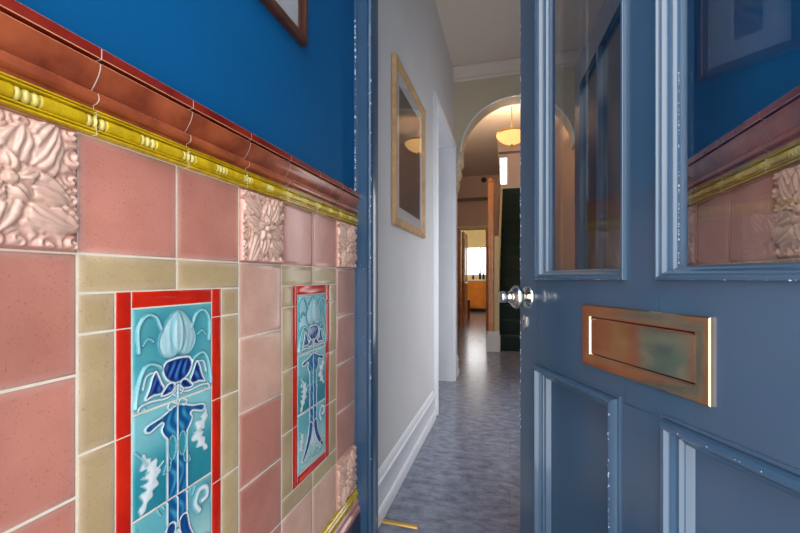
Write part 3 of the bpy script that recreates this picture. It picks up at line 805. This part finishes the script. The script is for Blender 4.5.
# archivolt and corbels
m_ = MB()
prof = [(0, .001), (0, -.008), (.005, -.012), (.011, -.010), (.014, .001)]
rows = []
for i in range(n+1):
    a = PI*i/n; dx, dz = -math.cos(a), math.sin(a)
    rows.append([(AC+dx*(AR+d), AY+y, AZ+dz*(ARZ+d)) for d, y in prof])
for i in range(n):
    for k in range(len(prof)-1): m_.add([rows[i][k], rows[i+1][k], rows[i+1][k+1], rows[i][k+1]], [(0, 1, 2, 3)])
m_.build('archivolt', M['white_paint'], arch, angle=40)
def corbel(sx):
    m_ = MB()
    x = WX if sx < 0 else HR
    # scrolled bracket: side profile (out, down) built of stacked rounds
    pr = [(0, 0), (.078, 0), (.082, -.012), (.078, -.026), (.070, -.032), (.074, -.045), (.080, -.070), (.074, -.098), (.060, -.118), (.050, -.126), (.056, -.145), (.060, -.175), (.054, -.205), (.040, -.228),
          (.030, -.236), (.038, -.258), (.036, -.292), (.024, -.330), (.010, -.350), (0, -.352)]
    n_ = len(pr)
    for a, b, dd in ((AY-.03, AY+.18, 1.),):
        q = [(x-sx*d*dd, z+AZ) for d, z in pr]
        for i in range(n_): 
            p0, p1 = q[i], q[(i+1) % n_]
            m_.add([(p0[0], a, p0[1]), (p1[0], a, p1[1]), (p1[0], b, p1[1]), (p0[0], b, p0[1])], [(0, 1, 2, 3)])
        m_.add([(p[0], a, p[1]) for p in q], [tuple(range(n_))]); m_.add([(p[0], b, p[1]) for p in q], [tuple(range(n_))])
    # volutes on the face
    for zz, rr in ((-.07, .030), (-.175, .024), (-.29, .016)):
        m_.lathe([(.0001, -.012), (rr*.35, -.012), (rr*.5, -.006), (rr*.75, -.010), (rr, -.004), (rr, .002)], 20, 'y', (x-sx*(.045 if zz > -.1 else .032 if zz > -.2 else .02), AY-.03, AZ+zz))
    return m_.build('corbel', M['arch_wall'], arch, angle=40)
corbel(-1); corbel(1)
m_ = MB()
cp = [(0, 0), (-.09, 0), (-.09, -.014), (-.075, -.022), (-.055, -.034), (-.035, -.062), (-.022, -.080), (-.022, -.096), (-.012, -.105), (0, -.11)]
for i in range(len(cp)-1):
    a, b = cp[i], cp[i+1]
    m_.add([(WX, AY+a[0], CEIL+a[1]), (WX, AY+b[0], CEIL+b[1]), (HR, AY+b[0], CEIL+b[1]), (HR, AY+a[0], CEIL+a[1])], [(0, 1, 2, 3)])
o = m_.build('trim_1', M['ceiling'], angle=35); tag(o, 'plaster cornice across the top of the arch wall', 'cornice', kind='structure')
# skirting boards
SK = [(0, .002), (.026, .002), (.026, .048), (.022, .056), (.016, .060), (.016, .140), (.019, .146), (.019, .158), (.012, .166), (.012, .178), (.008, .188), (.003, .196), (0, .198)]
m_ = MB(); m_.prism_y(SK, H0+.001, DY0-.105, WX)
tag(m_.build('baseboard_left', M['white_paint'], angle=30), 'white moulded skirting along the hall wall under the picture', 'skirting', kind='structure')
m_ = MB(); m_.prism_y([(d*.8, z) for d, z in SK], DY1+.05, AY+.26, WX)
tag(m_.build('baseboard_left.001', M['white_paint'], angle=30), 'short white skirting below the arch corbel', 'skirting', kind='structure')
m_ = MB(); m_.prism_y([(-d, z) for d, z in SK], H0+.001, AY+.29, HR)
tag(m_.build('baseboard_right', M['white_paint'], angle=30), 'white skirting along the right hall wall', 'skirting', kind='structure')
# doorway on the left: architrave, lining, open door beyond
d3 = empty('door_3', (WX, DY0, 0)); tag(d3, 'white side doorway off the hall just before the arch', 'doorway', kind='structure')
m_ = MB()
apf = [(0, 0), (0, .014), (.006, .026), (.030, .028), (.040, .018), (.075, .012), (.085, .006), (.085, 0)]
def arch_side(ya, yb, sgn):
    for i in range(len(apf)-1):
        a, b = apf[i], apf[i+1]
        m_.add([(a[1], ya+sgn*a[0], .002), (b[1], ya+sgn*b[0], .002), (b[1], ya+sgn*b[0], DH+b[0]), (a[1], ya+sgn*a[0], DH+a[0])], [(0, 1, 2, 3)])
arch_side(0, 0, -1)
w_ = DY1-DY0
for i in range(len(apf)-1):
    a, b = apf[i], apf[i+1]
    m_.add([(a[1], -a[0], DH+a[0]), (b[1], -b[0], DH+b[0]), (b[1], w_+b[0]*.6, DH+b[0]), (a[1], w_+a[0]*.6, DH+a[0])], [(0, 1, 2, 3)])
    m_.add([(a[1], w_+a[0]*.6, .002), (b[1], w_+b[0]*.6, .002), (b[1], w_+b[0]*.6, DH+b[0]), (a[1], w_+a[0]*.6, DH+a[0])], [(0, 1, 2, 3)])
m_.build('architrave', M['white_paint'], d3, angle=35)
m_ = MB(); m_.box(-.165, 0.004, -.001, .016, .001, DH); m_.box(-.165, .004, w_-.016, w_+.001, .001, DH); m_.box(-.165, .004, .0, w_, DH-.016, DH+.001)
m_.build('lining', M['white_paint'], d3)
m_ = MB(); m_.cbox(-.95, -.172, w_-.07, w_-.028, .01, DH-.02, .003); m_.frame_xz(-.86, -.26, .25, 1.0, [(0, w_-.0695), (.01, w_-.078), (.03, w_-.072), (.04, w_-.0695)]); m_.build('door_leaf', M['white_paint'], d3)
# side room seen through it
mb = MB()
mb.box(-3.0, -2.9, 2.0, 2.35, -.05, 2.8); mb.box(-3.0, -2.9, 3.55, 4.2, -.05, 2.8); mb.box(-3., -2.9, 2.35, 3.55, -.05, .9); mb.box(-3., -2.9, 2.35, 3.55, 2.3, 2.8)
mb.box(-3.0, -.69, 1.9, 2.0, -.05, 2.8); mb.box(-3., -.69, 4.1, 4.2, -.05, 2.8); mb.box(-3., -.69, 1.9, 4.2, 2.8, 2.9); mb.box(-3., -.69, 1.9, 4.2, -.1, -.02)
tag(mb.build('wall_side_room', M['hall_wall']), 'pale room off the hall behind the side doorway', 'room', kind='structure')
# pine framed picture in the hall
picture('framed_picture', WX+.001, 1.745, 2.405, 1.235, 2.025, .042, .022, M['pine'], M['print_dark'], .06, 'tall pine framed dark picture hung on the off white hall wall')

# ------------------------------------------------------------------ beyond the arch
SY = 5.56                      # first riser
mb = MB()
BW = 8.0
KX0, KX1, KH = -1.06, -.40, 2.0
mb.box(-1.5, KX0, BW, BW+.14, -.05, 3.2); mb.box(KX1, -.215, BW, BW+.14, -.05, 3.2); mb.box(KX0, KX1, BW, BW+.14, KH, 3.2)
tag(mb.build('wall_back', M['tan_wall']), 'taupe back wall around the kitchen doorway', 'wall', kind='structure')
mb = MB(); mb.box(-1.62, -1.5, AY+.26, BW+.14, -.05, 3.2); mb.box(-1.62, -.69, AY+.21, AY+.26, -.05, 3.2)
tag(mb.build('wall_left.002', M['tan_wall']), 'taupe inner hall wall beyond the arch on the left', 'wall', kind='structure')
mb = MB(); mb.box(-1.62, -.19, AY+1.85, BW+.14, CEIL+.02, CEIL+.12); mb.box(-1.62, -.751, AY+.26, AY+1.85, CEIL+.02, CEIL+.12)
tag(mb.build('ceiling.002', M['ceiling']), 'inner hall ceiling beside the stairs', 'ceiling', kind='structure')
mb = MB(); mb.box(-1.5, KX0-.08, BW-.03, BW, 2.52, 2.585); mb.box(KX0-.08, -.30, BW-.03, BW, 2.52, 2.585)
tag(mb.build('trim_2', M['dark_wood']), 'dark picture rail across the taupe back wall', 'picture rail', kind='structure')
m_ = MB(); m_.lathe([(.0001, 0), (.05, 0), (.05, -.02), (.04, -.032), (.0001, -.034)], 24, 'y', (0, 0, 0))
o = m_.build('smoke_alarm', M['black'], angle=40); o.location = (-.50, BW, 2.93); tag(o, 'small dark round alarm high on the taupe back wall', 'alarm')
# kitchen door frame and open door
d4 = empty('door_4', ((KX0+KX1)/2, BW, 0)); tag(d4, 'varnished wood kitchen doorway at the far end of the hall', 'doorway', kind='structure')
hx = (KX1-KX0)/2
m_ = MB(); m_.cbox(-hx, -hx+.09, -.03, .16, .001, KH, .008); m_.cbox(hx-.06, hx, -.03, .16, .001, KH, .008); m_.build('door_jamb', M['oak'], d4)
m_ = MB(); m_.cbox(-hx, hx, -.03, .16, KH-.035, KH+.03, .008); m_.build('door_head', M['cream_cab'], d4)
m_ = MB(); m_.cbox(-hx+.10, -hx+.145, .17, .95, .01, KH-.05, .004); m_.frame_yz(.27, .85, 1.05, KH-.2, [(0, -hx+.146), (.01, -hx+.155), (.03, -hx+.147)]); m_.frame_yz(.27, .85, .2, .9, [(0, -hx+.146), (.01, -hx+.155), (.03, -hx+.147)]); m_.build('door_leaf', M['oak'], d4)
# stairs
st = empty('staircase', (0, SY, 0)); tag(st, 'steep staircase with dark green carpet rising beyond the arch', 'staircase')
SX0, SX1 = -.155, .60
RI, GO, NS = .195, .235, 15
for i in range(NS):
    m_ = MB(); m_.cbox(SX0, SX1, GO*i, GO*(i+1)+.02 if i < NS-1 else GO*(i+1)+.9, RI*i+(.001 if i == 0 else -.02), RI*(i+1), .012)
    m_.build('stair_step', M['carpet'], st)
m_ = MB()
sp = [(-.02, .30), (0, .001), (NS*GO, NS*RI-.35), (NS*GO, NS*RI+.12), (0, .42)]
for x in (SX0-.045, SX0-.004): m_.add([(x, y, z) for y, z in sp[1:]], [(0, 1, 2, 3)])
for i in range(1, 5):
    a, b = sp[i], sp[i+1 if i < 4 else 1]
    m_.add([(SX0-.045, a[0], a[1]), (SX0-.045, b[0], b[1]), (SX0-.004, b[0], b[1]), (SX0-.004, a[0], a[1])], [(0, 1, 2, 3)])
m_.build('string_board', M['cream_cab'], st)
nw = empty('newel_post', (-.235, SY-.06, 0)); tag(nw, 'tall varnished wood post at the foot of the stairs', 'post')
m_ = MB(); m_.cbox(-.052, .028, -.05, .05, .27, 2.28, .012); m_.build('shaft', M['newel'], nw)
m_ = MB(); m_.cbox(-.028+.058, .030+.066, -.045, .055, .27, 1.55, .008); m_.build('cream_panel', M['cream_cab'], nw)
m_ = MB(); m_.cbox(-.072, .11, -.07, .06, .001, .22, .01); m_.cbox(-.06, .10, -.06, .05, .215, .275, .01); m_.build('plinth_block', M['white_paint'], nw)
m_ = MB(); m_.lathe([(.0001, 2.345), (.03, 2.34), (.042, 2.315), (.03, 2.285), (.0001, 2.275)], 20, 'z', (-.012, 0, 0)); m_.build('finial', M['newel'], nw, angle=50)
# stair well walls
mb = MB()
WY = 10.1; wx0, wx1, wz0, wz1 = -.27, -.045, 3.28, 4.0
mb.box(-.9, wx0, WY, WY+.12, 2.9, 5.4); mb.box(wx1, .8, WY, WY+.12, 2.9, 5.4); mb.box(wx0, wx1, WY, WY+.12, 2.9, wz0); mb.box(wx0, wx1, WY, WY+.12, wz1, 5.4)
tag(mb.build('wall_back.001', M['tan_wall']), 'taupe wall with a narrow window at the top of the stairs', 'wall', kind='structure')
def slab(name, label, *b):
    m_ = MB(); m_.box(*b); tag(m_.build(name, M['tan_wall']), label, 'wall', kind='structure')
slab('wall_right.002', 'taupe stairwell wall on the right of the stairs', .66, .8, AY+.3, WY, -.05, 5.4)
slab('wall_left.003', 'upper landing wall left of the stairs', -.9, -.8, BW+.14, WY, 3.21, 5.4)
slab('ceiling.003', 'high ceiling over the stairwell', -.9, .8, AY+1.86, WY+.12, 5.41, 5.5)
slab('wall_front.001', 'wall over the hall ceiling facing the stairs', -.9, .8, AY+1.86, AY+1.95, CEIL+.125, 5.4)
slab('wall_left.004', 'upper wall along the left of the stairwell', -.29, -.215, AY+1.96, BW, CEIL+.125, 5.4)
slab('wall_left.005', 'wall between the stairs and the kitchen passage', -.26, -.215, BW+.141, WY+.12, -.05, 3.1)
slab('ceiling.004', 'landing ceiling beside the stairwell', -.9, -.215, BW+.0, WY, 3.205, 3.3)
mb = MB(); mb.box(-.8, .66, WY-.02, WY, 4.05, 4.10)
tag(mb.build('trim_3', M['dark_wood']), 'dark rail above the stairwell window', 'picture rail', kind='structure')
def window(name, x0, x1, y, z0, z1, nx, nz, label, mf):
    r = empty(name, ((x0+x1)/2, y, z0)); w = (x1-x0)/2; h = z1-z0
    m_ = MB(); t = .035
    m_.box(-w, w, 0, .06, 0, t); m_.box(-w, w, 0, .06, h-t, h); m_.box(-w, -w+t, 0, .06, t, h-t); m_.box(w-t, w, 0, .06, t, h-t)
    for i in range(1, nx): xx = -w+2*w*i/nx; m_.box(xx-.012, xx+.012, .01, .05, t, h-t)
    for i in range(1, nz): zz = h*i/nz; m_.box(-w+t, w-t, .01, .05, zz-.012, zz+.012)
    m_.build('window_frame', mf, r)
    m_ = MB(); m_.box(-w+t*.5, w-t*.5, .028, .032, t*.5, h-t*.5); m_.build('pane', M['clear_glass'], r)
    tag(r, label, 'window', kind='structure')
    return r
window('window_2', wx0, wx1, WY+.03, wz0, wz1, 1, 3, 'narrow bright stairwell window above the green stairs', M['white_paint'])

# ------------------------------------------------------------------ kitchen at the end
KY = 12.3
mb = MB(); kx0, kx1, kz0, kz1 = -1.34, -.40, 1.06, 1.95
mb.box(-2.6, kx0, KY, KY+.14, -.05, 2.6); mb.box(kx1, .3, KY, KY+.14, -.05, 2.6); mb.box(kx0, kx1, KY, KY+.14, -.05, kz0); mb.box(kx0, kx1, KY, KY+.14, kz1, 2.6)
tag(mb.build('wall_back.002', M['cream_cab']), 'cream kitchen wall around the bright far window', 'wall', kind='structure')
def kslab(name, label, *b):
    m_ = MB(); m_.box(*b); tag(m_.build(name, M['cream_cab']), label, 'wall', kind='structure')
kslab('wall_left.006', 'cream kitchen side wall on the left', -2.7, -2.6, BW+.14, KY, -.05, 2.6)
kslab('wall_right.003', 'cream kitchen side wall on the right', -.16, -.10, WY+.13, KY, -.05, 2.6)
kslab('wall_front.002', 'cream kitchen wall beside the far doorway', -2.6, -1.63, BW, BW+.14, -.05, 2.6)
kslab('ceiling.005', 'cream kitchen ceiling', -2.6, -.27, BW+.14, KY, 2.55, 2.65)
window('window_1', kx0, kx1, KY+.03, kz0, kz1, 2, 1, 'bright kitchen window at the far end of the hall', M['white_paint'])
cb = empty('kitchen_cabinet', (-.93, KY-.3, 0)); tag(cb, 'orange wood kitchen units under the bright far window', 'cabinet')
m_ = MB(); m_.box(-.60, .60, -.28, .29, .10, .90); m_.build('carcass', M['orange_cab'], cb)
for k in range(3):
    m_ = MB(); m_.cbox(-.59+.4*k, -.21+.4*k, -.305, -.282, .13, .68, .004); dd = m_.build('cabinet_door', M['orange_cab'], cb)
    m_ = MB(); m_.lathe([(.0001, -.33), (.012, -.328), (.008, -.306)], 12, 'y', (-.25+.4*k, 0, .62)); m_.build('knob', M['nickel'], dd)
    m_ = MB(); m_.cbox(-.59+.4*k, -.21+.4*k, -.305, -.282, .70, .88, .004); dd = m_.build('drawer', M['orange_cab'], cb)
m_ = MB(); m_.cbox(-.62, .62, -.31, .295, .90, .945, .004); m_.build('worktop', M['white_paint'], cb)
m_ = MB(); m_.box(-.58, .58, -.24, .28, .001, .10); m_.build('plinth', M['black'], cb)
def bottle(x, y, h, m, lab):
    m_ = MB(); m_.lathe([(.0001, 0), (.035, 0), (.037, .01), (.037, h*.55), (.03, h*.66), (.013, h*.76), (.012, h*.97), (.015, h), (.0001, h)], 20)
    o = m_.build('bottle', m, angle=40); o.location = (x, y, .9451); tag(o, lab, 'bottle', 'bottles on the kitchen worktop')
bottle(-.86, KY-.3, .30, M['bottle'], 'tall dark bottle in the middle of the sunlit kitchen worktop')
bottle(-.76, KY-.26, .24, M['bottle'], 'shorter dark bottle to the right on the kitchen worktop')
bottle(-1.06, KY-.3, .17, M['red_cloth'], 'small red jar to the left on the kitchen worktop')
ch = empty('kitchen_chair', (-1.15, 9.75, 0)); tag(ch, 'red lacquered chair seen through the kitchen doorway', 'chair')
m_ = MB(); m_.cbox(-.2, .2, -.2, .2, .43, .47, .01); m_.build('seat', M['red_cloth'], ch)
for a in (-.18, .18):
    for b in (-.18, .18):
        m_ = MB(); m_.cbox(a-.018, a+.018, b-.018, b+.018, .001, .43, .004); m_.build('leg', M['red_cloth'], ch)
m_ = MB(); m_.cbox(-.2, -.165, -.2, .2, .62, .95, .008); m_.cbox(-.2, -.17, -.19, -.155, .47, .63, .004); m_.cbox(-.2, -.17, .155, .19, .47, .63, .004); m_.build('backrest', M['red_cloth'], ch)

# ------------------------------------------------------------------ pendant lamp
lp = empty('pendant_lamp', (.02, 4.62, CEIL)); tag(lp, 'lit alabaster bowl pendant lamp hanging beyond the arch', 'lamp')
m_ = MB(); m_.lathe([(.0001, -.001), (.055, -.001), (.058, -.012), (.04, -.03), (.012, -.045), (.0001, -.046)], 24); m_.build('ceiling_rose', M['gold'], lp, angle=40)
m_ = MB(); m_.lathe([(.005, -.04), (.005, -.39)], 12); m_.build('rod', M['gold'], lp, smooth=True)
m_ = MB(); m_.lathe([(.165, -.385), (.176, -.383), (.180, -.392), (.176, -.402), (.166, -.404)], 40); m_.build('rim', M['gold'], lp, angle=40)
m_ = MB(); m_.lathe([(.174, -.395), (.166, -.420), (.140, -.452), (.10, -.482), (.055, -.502), (.02, -.510), (.0001, -.511)], 40); m_.build('bowl', M['alabaster'], lp, smooth=True)
m_ = MB(); m_.lathe([(.0001, -.505), (.014, -.51), (.018, -.522), (.010, -.538), (.004, -.548), (.0001, -.55)], 16); m_.build('finial', M['gold'], lp, smooth=True)

# ------------------------------------------------------------------ light
def light(name, kind, loc, e, col, **k):
    d = bpy.data.lights.new(name, kind); d.energy = e; d.color = col
    for a, b in k.items(): setattr(d, a, b)
    o = bpy.data.objects.new(name, d); COL.objects.link(o); o.location = loc
    return o
light('pendant_bulb', 'POINT', (.02, 4.62, CEIL-.40), 40, (1, .74, .48), shadow_soft_size=.03)
light('passage_fill', 'POINT', (-1.2, 5.0, 2.4), 14, (1, .82, .66), shadow_soft_size=.1)  # unseen fill light, added to lift the taupe walls past the arch
light('kitchen_fill', 'POINT', (-1.9, 10.4, 2.3), 45, (1, .88, .70), shadow_soft_size=.1)  # added fill, no fitting modelled; brightens the kitchen
light('landing_fill', 'POINT', (.42, 7.6, 4.7), 40, (1, .80, .58), shadow_soft_size=.1)  # added out of view to brighten the stairwell walls
w = bpy.data.worlds.new('sky'); SC.world = w; w.use_nodes = True
nt = w.node_tree; bg = nt.nodes['Background']
tc = nt.nodes.new('ShaderNodeTexCoord'); sp_ = nt.nodes.new('ShaderNodeSeparateXYZ'); rp = nt.nodes.new('ShaderNodeValToRGB')
nt.links.new(tc.outputs['Generated'], sp_.inputs[0]); nt.links.new(sp_.outputs['Z'], rp.inputs['Fac'])
rp.color_ramp.elements[0].position = .0; rp.color_ramp.elements[0].color = (.62, .64, .66, 1)
rp.color_ramp.elements[1].position = .25; rp.color_ramp.elements[1].color = (.97, .985, 1.0, 1)
nt.links.new(rp.outputs['Color'], bg.inputs['Color']); bg.inputs['Strength'].default_value = 5.35
def portal(loc, rot, sx, sy):
    o = light('daylight_portal', 'AREA', loc, 1, (1, 1, 1), shape='RECTANGLE', size=sx, size_y=sy)
    o.rotation_euler = rot; o.data.cycles.is_portal = True
portal((-.015, -.16, 1.5), (PI/2, 0, PI), .95, 3.0)            # street opening, facing in
portal((-2.95, 2.95, 1.6), (PI/2, 0, -PI/2), 1.2, 1.4)
portal((HR+.16, (HW[0]+HW[1])/2, (HW[2]+HW[3])/2), (PI/2, 0, PI/2), .95, 1.3)  # sky through the added opening in the right hall wall
portal(((kx0+kx1)/2, KY+.16, 1.5), (PI/2, 0, 0), .94, .9)
portal(((wx0+wx1)/2, WY+.14, 3.64), (PI/2, 0, 0), .25, .75)

# ------------------------------------------------------------------ camera
cd = bpy.data.cameras.new('camera'); cam = bpy.data.objects.new('camera', cd); COL.objects.link(cam)
cd.sensor_width = 36; cd.lens = 36*396/800; cd.clip_start = .01; cd.clip_end = 100
cd.shift_y = (278-266.5)/800
cam.location = (0, 0, EYE); cam.rotation_euler = (PI/2, 0, math.atan(110/396))
SC.camera = cam
SC.view_settings.view_transform = 'Standard'; SC.view_settings.look = 'None'; SC.view_settings.gamma = 1; SC.view_settings.exposure = 0.
SC.cycles.max_bounces = 10; SC.cycles.diffuse_bounces = 6; SC.cycles.glossy_bounces = 5; SC.cycles.transparent_max_bounces = 12
SC.cycles.use_denoising = True; SC.cycles.sample_clamp_indirect = 6.
